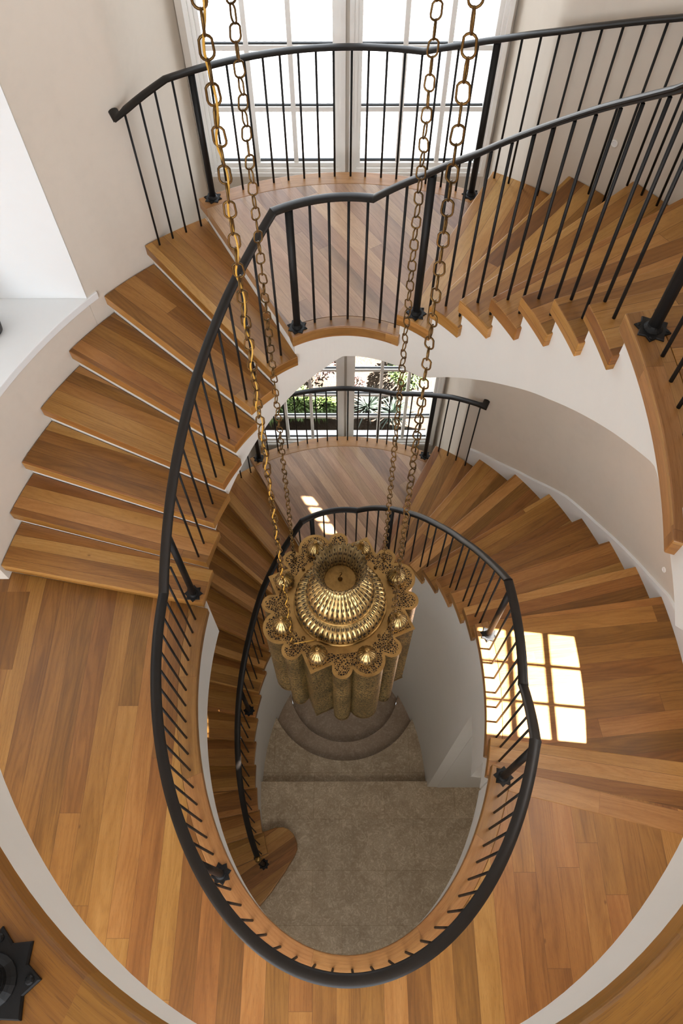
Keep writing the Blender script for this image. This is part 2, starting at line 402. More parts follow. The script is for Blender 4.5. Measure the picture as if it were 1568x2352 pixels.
def tread_outline(k, knext, back=1.4, oo=-.006):
    """front nosing line -> back edge a little under the next nosing; both ends follow the curved walls"""
    a0, b0 = FAN[k]; a1, b1 = FAN[knext]
    s = 1 if a1 > a0 else -1
    a1 += s*back; b1 += s*back*.45
    inn = [I(a) for a in span(a0, a1, 1.6)]
    out = [O(b, oo) for b in span(b0, b1, 1.6)]
    return inn+out[::-1], inn, out
def grain_dir(inn, out):
    m = len(inn)//4; q = len(out)//4
    p, r = inn[m], out[q]; return math.degrees(atan2(r[1]-p[1], r[0]-p[0]))
def make_tread(parent, k, knext, back=1.4, oo=-.006, name='tread'):
    pts, inn, out = tread_outline(k, knext, back, oo)
    p, r = inn[0], out[0]; d = math.degrees(atan2(r[1]-p[1], r[0]-p[0]))
    z = zk(k); m = MB(); m.prism(pts, z-TH, z, d, (random.uniform(0, 9), random.uniform(0, 9)))
    return link(name, m.mesh(), M_tread, parent, bevel=.005)

def carcass(parent, ks, soffit, name='plaster_carcass', oo=-.002, mat=None, setback=1.1, last=None, base=None):
    """white body under the treads: risers set back under the nosings, soffit following the flight"""
    m = MB(); prev = None
    for k, kn in zip(ks, ks[1:]+[last]):
        a0, b0 = FAN[k]; a1, b1 = FAN[kn]
        s = 1 if a1 > a0 else -1
        a0 += s*setback; b0 += s*setback*.5; a1 += s*setback; b1 += s*setback*.5
        n = 5; zt = zk(k)-TH+.002
        cols = []
        for i in range(n+1):
            t = i/n; a = a0+(a1-a0)*t; b = b0+(b1-b0)*t
            cols.append((I(a, .03), O(b, oo), min(soffit(a), zt-.03)))
        for (p0, q0, s0), (p1, q1, s1) in zip(cols, cols[1:]):
            f = [[(*p0, zt), (*p1, zt), (*q1, zt), (*q0, zt)], [(*p0, s0), (*q0, s0), (*q1, s1), (*p1, s1)],
                 [(*p0, s0), (*p1, s1), (*p1, zt), (*p0, zt)], [(*q0, s0), (*q0, zt), (*q1, zt), (*q1, s1)]]
            for g in f: m.face(g)
        p, q, s0 = cols[0]
        lo = s0 if prev is None else prev
        m.face([(*p, lo), (*p, zt), (*q, zt), (*q, lo)])
        prev = zt
    p, q, s0 = cols[-1]
    m.face([(*p, s0), (*q, s0), (*q, zt), (*p, zt)])
    return link(name, m.mesh(), mat or M_white, parent)

# ------------------------------------------------------------------ camera
cam = bpy.data.cameras.new('camera'); co = bpy.data.objects.new('camera', cam); C.objects.link(co); sc.camera = co
cam.sensor_fit = 'HORIZONTAL'; cam.sensor_width = 36.; cam.lens = 1670.237/1568*36
cam.clip_start = .02; cam.clip_end = 300
PITCH, ROLL = 1.0537, .0012
co.location = (0, 0, 4.7617)
co.rotation_mode = 'XYZ'
co.matrix_world = Matrix.Translation((0, 0, 4.7617)) @ Matrix.Rotation(pi/2-PITCH, 4, 'X') @ Matrix.Rotation(-ROLL, 4, 'Z')

# ------------------------------------------------------------------ setting: floors
XL, XR, YF = -4.2, 4.2, -4.0
# middle floor: boards run front to back, plank border around the well
def border_ring(a0, a1, off, step=2.): return [I(a, 0) for a in span(a0, a1, step)], [I(a, off) for a in span(a0, a1, step)]
mid = []
aL, aR = 165.9, 360-22.6
inn = [I(a, .125) for a in span(aL, aR, 2.)]
m = MB()
fl_right = [(1.991, .637), (2.6, .46), (XR, .1)]
pts = inn+fl_right+[(XR, YF), (XL, YF), (XL, 2.02), O(169.1-.6, 0)]
m.prism(pts, -.02, 0., 90.)
struct('floor', m.mesh(), M_floor)
m = MB(); i_, o_ = border_ring(aL, aR, .125); m.strip(i_, o_, -TH, .0)
struct('trim_1', m.mesh(), M_border, bevel=.006)
# nosing board along the step down on the right
m = MB(); p, q = I(-22.6, .12), (2.6, .46)
d = math.degrees(atan2(q[1]-p[1], q[0]-p[0])); nx, ny = cos(R(d-90))*.12, sin(R(d-90))*.12
ex, ey = cos(R(d+90))*.012, sin(R(d+90))*.012
m.prism([(p[0]+ex, p[1]+ey), (p[0]+nx, p[1]+ny), (q[0]+nx, q[1]+ny), (q[0]+ex, q[1]+ey)], -TH, .003, d)
struct('trim_2', m.mesh(), M_border, bevel=.004)
m = MB(); m.box(-2.6, -2.21, 1.495, 2.06, -.0195, .0012, d=90.)
struct('trim_5', m.mesh(), oak('dark_oak_board', .5, 9., -.24, 1.05, spread=.1))
# slab below with plastered fascia
m = MB()
inn = [I(a, .03) for a in span(163.9, aR-2., 2.)]
m.prism(inn+[(1.991, .59), (2.6, .41), (XR, .05), (XR, YF), (XL, YF), (XL, 2.02), O(168.2)], -.63, -.021)
struct('ceiling', m.mesh(), M_white)
# top floor
m = MB(); top_off = .012
aT0, aT1 = 180., 360-38.
ti = [(CI[0]+(AI+.005+o)*cos(R(a)), CI[1]+(BI+.036+o)*sin(R(a))) for o in (.42,) for a in span(aT0, aT1, 2.)]
def TI(a, o=0.): return (CI[0]+(AI+.005+o)*cos(R(a)), CI[1]+(BI+.036+o)*sin(R(a)))
m.prism(ti+[O(-30., 0), (XR, O(-30)[1]), (XR, YF), (XL, YF), (XL, 1.5)], Z_TOP-.02, Z_TOP, 90.)
struct('floor', m.mesh(), M_floor)
m = MB()
for n_, (a0, a1) in enumerate(((aT0, 248.), (248., 296.), (296., aT1))):
    m.strip([TI(a) for a in span(a0, a1, 2.)], [TI(a, .42) for a in span(a0, a1, 2.)], Z_TOP-TH, Z_TOP, u0=n_*31.+3, caps=False)
struct('trim_3', m.mesh(), M_top, bevel=.012, bseg=3)
m = MB(); m.prism([TI(a, .03) for a in span(aT0, aT1, 2.)]+[O(-30.), (XR, O(-30)[1]), (XR, YF), (XL, YF), (XL, 1.5)], 3.24, Z_TOP-.021)
struct('ceiling', m.mesh(), M_white)
# ground floor: stone, one straight step down, two rounded steps beyond
m = MB(); m.prism([(XL, YF), (XR, YF), (XR, 1.552), (XL, 1.552)], Z_GROUND-.6, Z_GROUND)
struct('floor', m.mesh(), M_stone, bevel=.004)
ZG = [Z_GROUND-.17, Z_GROUND-.34, Z_GROUND-.51]
cc = (.037, 2.828)
def arc(r, a0=180, a1=360): return [(cc[0]+r*cos(R(a)), cc[1]+r*sin(R(a))) for a in span(a0, a1, 3.)]
m = MB(); m.prism([(XL, 5.6), (XL, 1.552), (XR, 1.552), (XR, 5.6), (1.037, 5.6)]+arc(.998)[::-1]+[(-.961, 5.6)], Z_GROUND-.6, ZG[0])
struct('floor', m.mesh(), M_stone, bevel=.004)
t = thing('stone_step', 'broad rounded limestone step below the brass lantern', 'step', (cc[0], cc[1], Z_GROUND-.6))
m = MB(); m.prism(arc(.996)+[(1.033, 4.97), (.767, 4.97)]+arc(.73)[::-1]+[(-.693, 4.97), (-.959, 4.97)], Z_GROUND-.6, ZG[1])
link('step_slab', m.mesh(), M_step, t, bevel=.004)
m = MB(); m.prism(arc(.728)+[(.765, 5.6), (-.691, 5.6)], Z_GROUND-.6, ZG[2])
struct('floor', m.mesh(), M_step)

# ------------------------------------------------------------------ setting: walls
ZB, ZC = -5.4, 6.3
def rounded(p0, c, p1, r=.07, n=7):
    c = Vector(c); a = (Vector(p0)-c).normalized()*r; b = (Vector(p1)-c).normalized()*r
    return [tuple((c+a)*(1-t)**2+c*2*t*(1-t)+(c+b)*t**2) for t in [i/n for i in range(n+1)]]
# left: curved pier between the open niche and the window bay
m = MB()
el = [O(a) for a in span(136.4, 124.8, 1.5)]
cor = rounded(el[-1], O(122.2), (-1.045, 5.05))
pts = el+cor+[(-1.045, 5.05), (-1.045, 5.35), (XL, 5.35), (XL, el[0][1])]
m.prism(pts, ZB, ZC)
struct('wall_left', m.mesh(), M_wall, smooth=30)
# left: low curved wall carrying the white ledge
m = MB()
el = [O(a) for a in span(169.5, 136.5, 1.5)]
m.prism(el+[(XL, el[-1][1]), (XL, el[0][1])], ZB, 1.095)
struct('wall_left_low', m.mesh(), M_wall, smooth=30)
m = MB()
el2 = [O(a, -.014) for a in span(169.5, 134.7, 1.5)]
m.prism(el2+[O(134.7, .02)]+[O(136.4, .02), (XL, O(136.4)[1]-.004), (XL, el[0][1])], 1.097, 1.155)
struct('trim_4', m.mesh(), M_sill, bevel=.006)
# lower storey wall below the middle floor, left and front
m = MB(); m.strip([O(a) for a in span(171.2, 262, 3.)], [O(a, .2) for a in span(171.2, 262, 3.)], ZB, -.635)
struct('wall_lower_left', m.mesh(), M_wall, smooth=30)
# right: curved wall with two small windows, bay return
WIN = [(-11.2, 3.7, .58, 1.66, (.37, .695)), (29.6, 42.2, .82, 1.26, (.3,))]
def right_sectors():
    cuts = sorted([58.9, -72.]+[w[0] for w in WIN]+[w[1] for w in WIN]); return list(zip(cuts, cuts[1:]))
m = MB()
for a0, a1 in right_sectors():
    P = [O(a) for a in span(a0, a1, 1.5)]; Q = [O(a, .2) for a in span(a0, a1, 1.5)]
    w = [w for w in WIN if abs(w[0]-a0) < .01 and abs(w[1]-a1) < .01]
    for z0, z1 in ([(ZB, w[0][2]), (w[0][3], ZC)] if w else [(ZB, ZC)]):
        m.strip(P, Q, z0, z1)
el = [O(58.9), O(59.5)]
cor = rounded(el[-1], O(61.3), (1.11, 5.05))
m.prism(el+cor+[(1.11, 5.05), (1.11, 5.35), (2.0, 5.35), O(58.9, .2)], ZB, ZC)
struct('wall_right', m.mesh(), M_wall, smooth=30)
m = MB(); q = O(-72.); m.box(q[0], XR+.1, q[1]-.2, q[1], ZB, -.64); m.box(XL, XR+.1, YF-.15, YF, ZB, -.64); m.box(XL-.15, XL, YF-.15, 5.3, ZB, ZC); m.box(XR, XR+.1, YF, q[1], ZB, ZC)
struct('wall_front_right', m.mesh(), M_wall)
# wall below the lower landings: curved well wall down to the stone
def well_top(a): return 0
m = MB()
m2 = [(I(a, .03), I(a, .15)) for a in span(-1.3, 62., 2.)]
seg = [(a, interp(a, [(-1.3, -2*h-TH), (14., -2*h-TH), (73., zk(-9)-TH-.1)])) for a in span(-1.3, 62., 2.)]
for (a0, z0), (a1, z1) in zip(seg, seg[1:]):
    p0, p1, q0, q1 = I(a0, .03), I(a1, .03), I(a0, .16), I(a1, .16)
    m.face([(*p0, ZB), (*p1, ZB), (*p1, z1-.1), (*p0, z0-.1)]); m.face([(*q0, ZB), (*q1, ZB), (*q1, z1-.1), (*q0, z0-.1)])
    m.face([(*p0, z0-.1), (*p1, z1-.1), (*q1, z1-.1), (*q0, z0-.1)]); m.face([(*p0, ZB), (*p1, ZB), (*q1, ZB), (*q0, ZB)])
p, q = I(-1.3, .03), I(-1.3, .16); z = seg[0][1]-.1
m.face([(*p, ZB), (*q, ZB), (*q, z), (*p, z)])
m.box(q[0]-.01, O(0)[0]-.01, q[1]-.005, q[1]+.12, ZB, -1.19)
struct('wall_well_right', m.mesh(), M_white, smooth=30)
m = MB()
def lowtop(a): return interp(a, [(FAN[k][0], zk(k)-TH-.14) for k in range(-10, -24, -1)])
seg = [(a, lowtop(a)) for a in span(118., 209.5, 2.)]
for (a0, z0), (a1, z1) in zip(seg, seg[1:]):
    p0, p1, q0, q1 = I(a0, .03), I(a1, .03), I(a0, .16), I(a1, .16)
    for g in ([(*p0, ZB), (*p1, ZB), (*p1, z1), (*p0, z0)], [(*q0, ZB), (*q1, ZB), (*q1, z1), (*q0, z0)], [(*p0, z0), (*p1, z1), (*q1, z1), (*q0, z0)]): m.face(g)
struct('wall_well_left', m.mesh(), M_white, smooth=30)
# roof and rear
m = MB(); m.box(XL-.2, XR+.2, YF-.2, 5.6, ZC, ZC+.2)
struct('ceiling', m.mesh(), M_white)

m = MB(); m.box(XL, -1.742, 3.737, 3.7425, 1.156, ZC)
struct('wall_niche', m.mesh(), M_sill)
# skirting that climbs along the right hand wall
SK = [(58.9, -7.76), (50.9, -7.23), (42.9, -6.29), (35.4, -5.05), (27.7, -4.25), (19.3, -3.05), (14., -2.25), (10., -1.5), (0., -.95), (-12., -.9)]
m = MB()
for a0, a1 in zip(span(58.8, -12., 1.5), span(58.8, -12., 1.5)[1:]):
    z0, z1 = interp(a0, SK)*h, interp(a1, SK)*h
    p0, p1, q0, q1 = O(a0, -.026), O(a1, -.026), O(a0, .002), O(a1, .002)
    b0, b1 = z0-.75, z1-.75
    for g in ([(*p0, b0), (*p1, b1), (*p1, z1), (*p0, z0)], [(*p0, z0), (*p1, z1), (*q1, z1), (*q0, z0)], [(*p0, b0), (*p1, b1), (*q1, b1), (*q0, b0)]): m.face(g)
p, q = O(58.8, -.026), O(58.8, .002); z = SK[0][1]*h; m.face([(*p, z-.75), (*q, z-.75), (*q, z), (*p, z)])
struct('baseboard_right', m.mesh(), M_sill, smooth=30)

# ------------------------------------------------------------------ windows
def window(name, xs, zs, y, casing, spandrel=None):
    """xs / zs: glass edges and muntin centres; frame, muntins, dark gaskets, one pane each opening"""
    root = bpy.data.objects.new(name, None); C.objects.link(root); root['kind'] = 'structure'; root.location = (xs[0], y, zs[0])
    x0, x1, z0, z1 = xs[0], xs[-1], zs[0], zs[-1]
    m = MB()
    for i, (w, dpt) in enumerate(casing):        # stepped casing
        a = casing[i-1][0] if i else 0.
        for bx in ((x0-w, x0-a, z0-w, z1+w), (x1+a, x1+w, z0-w, z1+w), (x0-a, x1+a, z0-w, z0-a), (x0-a, x1+a, z1+a, z1+w)):
            m.box(bx[0], bx[1], y-dpt, y+.09, bx[2], bx[3])
    link('window_frame', m.mesh(merge=0), M_trim, root, bevel=.003)
    m = MB()
    for x in xs[1:-1]: m.box(x-.016, x+.016, y-.022, y+.03, z0, z1)
    for z in zs[1:-1]: m.box(x0, x1, y-.0195, y+.028, z-.017, z+.017)
    link('muntin', m.mesh(merge=0), M_trim, root)
    m = MB()
    for z in zs[:-1]: m.box(x0, x1, y-.004, y+.012, z+.0172 if z != z0 else z, z+.0265 if z != z0 else z+.012)
    link('gasket', m.mesh(merge=0), M_bead, root)
    m = MB(); m.face([(x0, y+.02, z0), (x1, y+.02, z0), (x1, y+.02, z1), (x0, y+.02, z1)])
    link('pane', m.mesh(), M_glass, root)
    return root
YW = 5.05
zsU = [1.282+i*.408 for i in range(0, 10)]; zsU[1] = 1.69; zsU[2] = 2.105
zsL = [-2.30, -1.905, -1.513, -1.103, -.69, -.28, .13]
cas = [(.03, .03), (.055, .055), (.085, .075)]
xsL, xsR = [-.905, -.626, -.338, -.054], [.142, .427, .719, 1.0]
window('window_1', xsL, zsU, YW, cas); window('window_2', xsR, zsU, YW, cas)
window('window_3', xsL, zsL, YW, cas); window('window_4', xsR, zsL, YW, cas)
m = MB()
m.box(xsL[-1]+.085, xsR[0]-.085, YW-.03, YW+.3, ZB, ZC)
m.box(-1.045, xsL[0]-.08, YW-.02, YW+.3, ZB, ZC); m.box(xsR[-1]+.08, 1.11, YW-.02, YW+.3, ZB, ZC)
m.box(-1.045, 1.11, YW-.01, YW+.1, zsL[-1]+.08, zsU[0]-.08); m.box(-1.045, 1.11, YW-.01, YW+.1, ZB, zsL[0]-.08); m.box(-1.045, 1.11, YW-.01, YW+.1, zsU[-1]+.08, ZC)
struct('wall_back', m.mesh(merge=0), M_wall)
# two sun windows in the curved right wall
for i, (a0, a1, z0, z1, bars) in enumerate(WIN):
    p, q = O(a0, .1), O(a1, .1)
    ln = hypot(q[0]-p[0], q[1]-p[1]); ang = atan2(q[1]-p[1], q[0]-p[0])
    root = bpy.data.objects.new('window_%d' % (5+i), None); C.objects.link(root); root['kind'] = 'structure'
    root.location = (p[0], p[1], z0); root.rotation_euler = (0, 0, ang)
    m = MB(); H_ = z1-z0
    for bx in ((0, .035, 0, H_), (ln-.035, ln, 0, H_), (0, ln, 0, .035), (0, ln, H_-.035, H_)): m.box(bx[0], bx[1], -.03, .03, bx[2], bx[3])
    o = link('window_frame', m.mesh(merge=0), M_trim); o.parent = root
    m = MB()
    for x in (ln/3, 2*ln/3): m.box(x-.013, x+.013, -.015, .015, 0, H_)
    for z in bars: m.box(0, ln, -.0135, .0135, z-.015, z+.015)
    o = link('muntin', m.mesh(merge=0), M_trim); o.parent = root
    m = MB(); m.face([(0, 0, 0), (ln, 0, 0), (ln, 0, H_), (0, 0, H_)]); o = link('pane', m.mesh(), M_glass); o.parent = root

# ------------------------------------------------------------------ stairs
SOF = [(62.3, 1.155), (57.3, 1.251), (50.6, 1.389), (43.4, 1.542), (34.7, 1.737), (26.5, 1.934), (21.9, 2.04), (12.9, 2.261), (4.2, 2.474), (-6., 2.718), (-7., 2.73), (-19.5, 2.78), (-28, 2.835), (-31, 2.97), (-38, 3.245)]
SOFL = [(91., 1.15), (98.3, 1.04), (109., .904), (116., .814), (122.7, .717), (131.2, .605), (135., .56), (142.4, .469), (151., .358), (159.3, .222), (164, .15), (170, .04)]
t = thing('staircase', 'oak flight climbing from the middle floor up the left curved wall', 'staircase', (-1.7, 2.1, 0))
for k in range(1, 8): make_tread(t, k, k+1)
carcass(t, list(range(1, 8)), lambda a: interp(a, SOFL), last=8, setback=1.4)
t = thing('staircase', 'oak flight rising right from the upper window landing to the top', 'staircase', (1.2, 3.6, 8*h))
for k in range(9, 16): make_tread(t, k, k+1)
carcass(t, list(range(9, 16)), lambda a: interp(a, SOF), last=16)
t = thing('staircase', 'oak flight winding down from the sunlit landing to the lower window landing', 'staircase', (1.2, 3.6, -10*h))
for k in range(-9, -2): make_tread(t, k, k+1, oo=-.02)
carcass(t, list(range(-9, -2)), lambda a: interp(a, [(10, -2*h-.5), (75, -9*h-.45)]), last=-2, oo=-.03)
t = thing('staircase', 'short two-riser oak step between the sunlit landing and the middle floor', 'staircase', (1.6, .8, -2*h))
pts = [I(a) for a in span(-15.2, -24., 1.5)]+[(1.6, .62), (2.36, .42), O(-20., -.02), O(-12.8, -.02)]
m = MB(); m.prism(pts, -h-TH, -h, -9.); link('tread', m.mesh(), M_tread, t, bevel=.005)
m = MB(); m.prism([I(a, .03) for a in span(-16.4, -24., 1.5)]+[(2.3, .42), O(-20., -.03), O(-13.6, -.03)], -.62, -h-TH+.002); link('plaster_carcass', m.mesh(), M_white, t)
t = thing('staircase', 'dim oak flight rising from the stone floor up the left of the well', 'staircase', (-1.5, 1.2, Z_GROUND))
for k in range(-23, -10): make_tread(t, k, k+1)
carcass(t, list(range(-23, -10)), lambda a: interp(a, [(109, zk(-10)-.4), (209, Z_GROUND)]), last=-10)
cur = [(-2.6, .18), (-.98, .16), (-.927, .184), (-.812, .312), (-.661, .524), (-.60, .625), (-.543, .714), (-.52, .77), (-.522, .83), (-.54, .885), (-.575, .94), (-.625, .985), (-.69, 1.01), (-.78, 1.005), (-.914, .962), (-1.0, .92), (-2.6, .9)]
m = MB(); m.prism(cur, zk(-24)-TH, zk(-24), 34.); link('curtail_tread', m.mesh(), M_tread, t, bevel=.01, bseg=3)
cc2 = [(x-.02 if x > -1 else x, y+(.03 if y < .5 else -.02)) for x, y in cur]
m = MB(); m.prism(cc2, Z_GROUND, zk(-24)-TH+.002); link('plaster_carcass', m.mesh(), M_tread, t)
t = thing('staircase', 'upper steps leading off the top right landing to the top floor', 'staircase', (1.4, .6, 16*h))
for k in range(17, 20): make_tread(t, k, k+1)
carcass(t, [17, 18, 19], lambda a: interp(a, SOF), last=20)

def landing(label, k, a0, a1, inb, boards_dir, oline, mat, soff, loc, outer_border=None, oo=-.006, wall_inset=0., fl=None, back=0.):
    t = thing('stair_landing', label, 'landing', loc); z = zk(k)
    ai_ = span(a0[0], a1[0]+back, 1.6)
    inner0 = [I(a) for a in ai_]; inner1 = [I(a, inb) for a in ai_]
    outer0 = oline
    m = MB()
    if outer_border:
        outer1 = outer_border
        m.strip(outer0, outer1, z-TH, z); link('border', m.mesh(), M_border, t, bevel=.006)
        m = MB(); m.prism(inner1+outer1[::-1], z-TH, z, boards_dir); link('landing_boards', m.mesh(), mat, t)
    else:
        m.prism(inner1+outer0[::-1], z-TH, z, boards_dir); link('landing_boards', m.mesh(), mat, t, bevel=.004)
    m = MB(); m.strip(inner0, inner1, z-TH, z); link('border', m.mesh(), M_border, t, bevel=.006)
    return t
# upper and lower window landings: both ends square to their flights, outer edge floats clear of the window
def oarc(b0, b1, s=1., n=28):
    return [(CO[0]+AO*s*cos(R(b0+(b1-b0)*i/n)), CO[1]+BO*s*sin(R(b0+(b1-b0)*i/n))) for i in range(n+1)]
for k, lab in ((8, 'broad oak landing in front of the tall upper windows'), (-10, 'shaded oak landing in front of the lower garden windows')):
    a_r = (72.6-1.4, 66.2-.8)
    oline = oarc(115.0, a_r[1], .993); ob = oarc(114.4, a_r[1], .950)
    t = landing(lab, k, (109.1, 115.), a_r, .095, -58., oline, M_land, None, (0, 4., zk(k)), outer_border=ob)
    # plastered body below
    z = zk(k); m = MB(); inn = [I(a, .03) for a in span(108.2, a_r[0], 1.6)]; out = oarc(114.2, a_r[1], .985)
    zb = lambda p: (interp(math.degrees(atan2((p[1]-CI[1])/BI, (p[0]-CI[0])/AI)), [(60, 1.153), (91, 1.145), (98.3, 1.04), (109., .904), (116, .81)]) if k == 8 else z-.3)
    cols = list(zip(inn, [out[int(i*(len(out)-1)/(len(inn)-1))] for i in range(len(inn))]))
    for (p0, q0), (p1, q1) in zip(cols, cols[1:]):
        s0, s1 = zb(p0), zb(p1); zt = z-TH+.002
        for g in ([(*p0, zt), (*p1, zt), (*q1, zt), (*q0, zt)], [(*p0, s0), (*q0, s0), (*q1, s1), (*p1, s1)], [(*p0, s0), (*p1, s1), (*p1, zt), (*p0, zt)], [(*q0, s0), (*q0, zt), (*q1, zt), (*q1, s1)]): m.face(g)
    for (p, q) in (cols[0], cols[-1]):
        m.face([(*p, zb(p)), (*q, zb(p)), (*q, zt), (*p, zt)])
    link('plaster_carcass', m.mesh(), M_white, t)
# sunlit landing on the right, and the one above it
for k, lab, e in ((-2, 'oak landing at right lying in the square sun patch', -.02), (16, 'topmost oak landing at upper right edge beside the iron post', -.006)):
    a0 = FAN[k]; aend = (-18., -14.) if k == -2 else (-19.3, -15.)
    oline = [O(b, e) for b in span(a0[1], aend[1], 1.6)]
    t = landing(lab, k, a0, aend, .11, 6., oline, M_floor if k == -2 else M_tread, None, (1.6, 1.6, zk(k)))
    z = zk(k); m = MB()
    inn = [I(a, .03) for a in span(a0[0]-1.1, aend[0]+.3, 1.5)]; out = [O(b, e-.01) for b in span(a0[1]-.6, aend[1]+.3, 1.5)]
    if k == 16:
        nn = 24
        cols = [(I(a0[0]-1.1+(aend[0]+.3-a0[0]+1.1)*i/nn, .03), O(a0[1]-.6+(aend[1]+.3-a0[1]+.6)*i/nn, e-.01), interp(a0[0]-1.1+(aend[0]+.3-a0[0]+1.1)*i/nn, SOF)) for i in range(nn+1)]
        zt = z-TH+.002
        for (p0, q0, s0), (p1, q1, s1) in zip(cols, cols[1:]):
            for g in ([(*p0, zt), (*p1, zt), (*q1, zt), (*q0, zt)], [(*p0, s0), (*q0, s0), (*q1, s1), (*p1, s1)], [(*p0, s0), (*p1, s1), (*p1, zt), (*p0, zt)], [(*q0, s0), (*q0, zt), (*q1, zt), (*q1, s1)]): m.face(g)
        for p, q, s0 in (cols[0], cols[-1]): m.face([(*p, s0), (*q, s0), (*q, zt), (*p, zt)])
    else:
        m.prism(inn+out[::-1], -1.187, z-TH+.002)
    link('plaster_carcass', m.mesh(), M_white, t)

# ------------------------------------------------------------------ railings
RP = [(-.021, -.012), (-.021, -.005), (-.0295, -.002), (-.0295, .004), (-.025, .009), (-.015, .0135), (0, .015), (.015, .0135), (.025, .009), (.0295, .004), (.0295, -.002), (.021, -.005), (.021, -.012)]
def star_mesh():
    bm = bmesh.new(); n = 16; ro, ri = .064, .047
    ring = lambda z, s: [bm.verts.new(((ro if i % 2 == 0 else ri)*s*cos(2*pi*i/n), (ro if i % 2 == 0 else ri)*s*sin(2*pi*i/n), z)) for i in range(n)]
    a, b, c = ring(0, 1), ring(.005, 1), ring(.008, .95)
    for p, q in ((a, b), (b, c)):
        for i in range(n): bm.faces.new((p[i], p[(i+1) % n], q[(i+1) % n], q[i]))
    bm.faces.new(c); bm.faces.new(a[::-1])
    lathe(bm, [(.034, .007), (.033, .011), (.028, .015), (.0235, .02), (.0225, .028), (.0, .0285)], 20)
    for i in range(4):
        t_ = pi/4+i*pi/2; lathe(bm, [(.006, .007), (.006, .010), (.004, .0125), (0, .013)], 10, c=(.05*cos(t_), .05*sin(t_), 0))
    return raw(bm)
STAR = star_mesh(); STAR.materials.append(M_iron)
def rod_mesh(r, n=10):
    bm = bmesh.new(); lathe(bm, [(r, 0), (r, 1)], n, cap0=True, cap1=True); me = raw(bm)
    for p in me.polygons: p.use_smooth = len(p.vertices) == 4
    me.materials.append(M_iron); return me
ROD = rod_mesh(.0072); POST = rod_mesh(.0215, 18)
def place(me, name, parent, x, y, z0, z1=None):
    o = bpy.data.objects.new(name, me); C.objects.link(o); o.parent = parent
    o.location = Vector((x, y, z0))-parent.location
    if z1 is not None: o.scale = (1, 1, z1-z0)
    return o
def newel(parent, x, y, z0, z1, rz):
    o = place(POST, 'newel_post', parent, x, y, z0, z1)
    b = bpy.data.objects.new('base_plate', STAR); C.objects.link(b); b.parent = o
    b.scale = (1, 1, 1/(z1-z0)); b.rotation_euler = (0, 0, rz)
    return o
def railing(label, path, zr, parts, loc, group=None, drop=.018):
    """path: list of 3-D points of the handrail; parts: (kind, x, y, z_base, angle); zr(angle) gives rail height"""
    t = thing('railing', label, 'railing', loc)
    bm = bmesh.new(); sweep(bm, path, RP); link('handrail', raw(bm), M_rail, t, smooth=35)
    for kind, x, y, z0, a in parts:
        if kind == 'b': place(ROD, 'baluster', t, x, y, z0, zr(a)-drop)
        else: newel(t, x, y, z0, zr(a)-drop, R(a+15))
    return t
IO = .07
HR = .862
# ---- inner railing heights by angle (degrees, falling = climbing on the right)
Z_UP = [(175., HR), (167.1, zk(1)+.86), (159.5, zk(2)+.86), (143.9, zk(4)+.86), (127.4, zk(6)+.86), (118.3, zk(7)+.87), (110.6, 8*h+HR), (82.5, 8*h+HR+.005), (69.1, 2.511), (56.4, 2.747), (43.8, 3.02), (32.3, 3.273), (25.8, 3.411), (21.7, 3.5), (12.5, 16*h+HR), (-14, 16*h+HR), (-38, Z_TOP+HR), (-60, Z_TOP+HR)]
def rail_up(a): return interp(a, Z_UP)
def arcpath(a0, a1, zf, o=IO, step=1.5, kinks=()):
    A = set(round(x, 3) for x in span(a0, a1, step)); A |= set(kinks)
    A = sorted(A, reverse=a0 > a1)
    return [(*I(a, o), zf(a)) for a in A]
def bal(a, k, o=IO): return ('b', *I(a, o), zk(k), a)
def new(a, k, o=IO): return ('n', *I(a, o), zk(k), a)
parts = []
for k, aa in {2: [158.6, 155.], 3: [151.2, 147.2], 4: [143.3, 139.4], 5: [135.4, 131.2], 6: [126.6, 122.4], 7: [117.4, 112.6]}.items():
    parts += [bal(a, k) for a in aa]
parts += [new(106.3, 8)]+[bal(a, 8) for a in (100.4, 95., 89.4, 84., 78.7, 73.6)]+[new(67.3, 9), bal(63.2, 9)]
for k, aa in {10: [58.5, 53.9], 11: [49.6, 45.4], 12: [41.8, 37.9], 13: [34.3, 30.3], 14: [26.9, 23.], 15: [19.9, 16.8]}.items():
    parts += [bal(a, k) for a in aa]
parts += [new(9., 16)]+[bal(a, 16) for a in (5., 1.4, -2.2, -5.8, -9.4)]
railing('upper inner black iron railing along the stair above the middle floor', arcpath(175, -14, rail_up, kinks=(167.1, 110.6, 82.5, 12.5)), rail_up, parts, (0, 3.2, 8*h))
# ---- gallery railing round the middle floor opening and the short step
Z_GA = [(175., HR), (336.6, HR+.03), (350.6, -2*h+HR-.01), (360., -2*h+HR), (373., -2*h+HR)]
def rail_ga(a): return interp(a, Z_GA)
A_GA = [169.2, 172.4, 175.6, 178.9, 182.2, 185.6, 189., 192.5, 196., 199.4, 202.9, 206.6, 210.3, 214., 217.7, 221.6]
A_GB = [230.4, 234.8, 239.5, 244.4, 249.3, 254.6, 260.3, 265.7, 271.5, 277.2, 282.7, 288., 293.1, 298.1, 303.1, 307.7, 312.1, 316.4, 320.3, 324.2, 327.8, 331.4]
parts = [('n', *I(165.4, .078), zk(1), 165.4)]
gz = lambda a: rail_ga(a) if a > 168 else rail_up(a)
parts += [bal(a, 0) for a in A_GA]+[('n', *I(226.2, .075), 0, 226.2)]+[bal(a, 0) for a in A_GB]+[('n', *I(335.8, .08), 0, 335.8)]
parts += [bal(a, -1) for a in (340.2, 343.3)]+[bal(a, -2) for a in (346.8, 350.2, 353.6, 357., 360.5, 364.1, 367.6)]
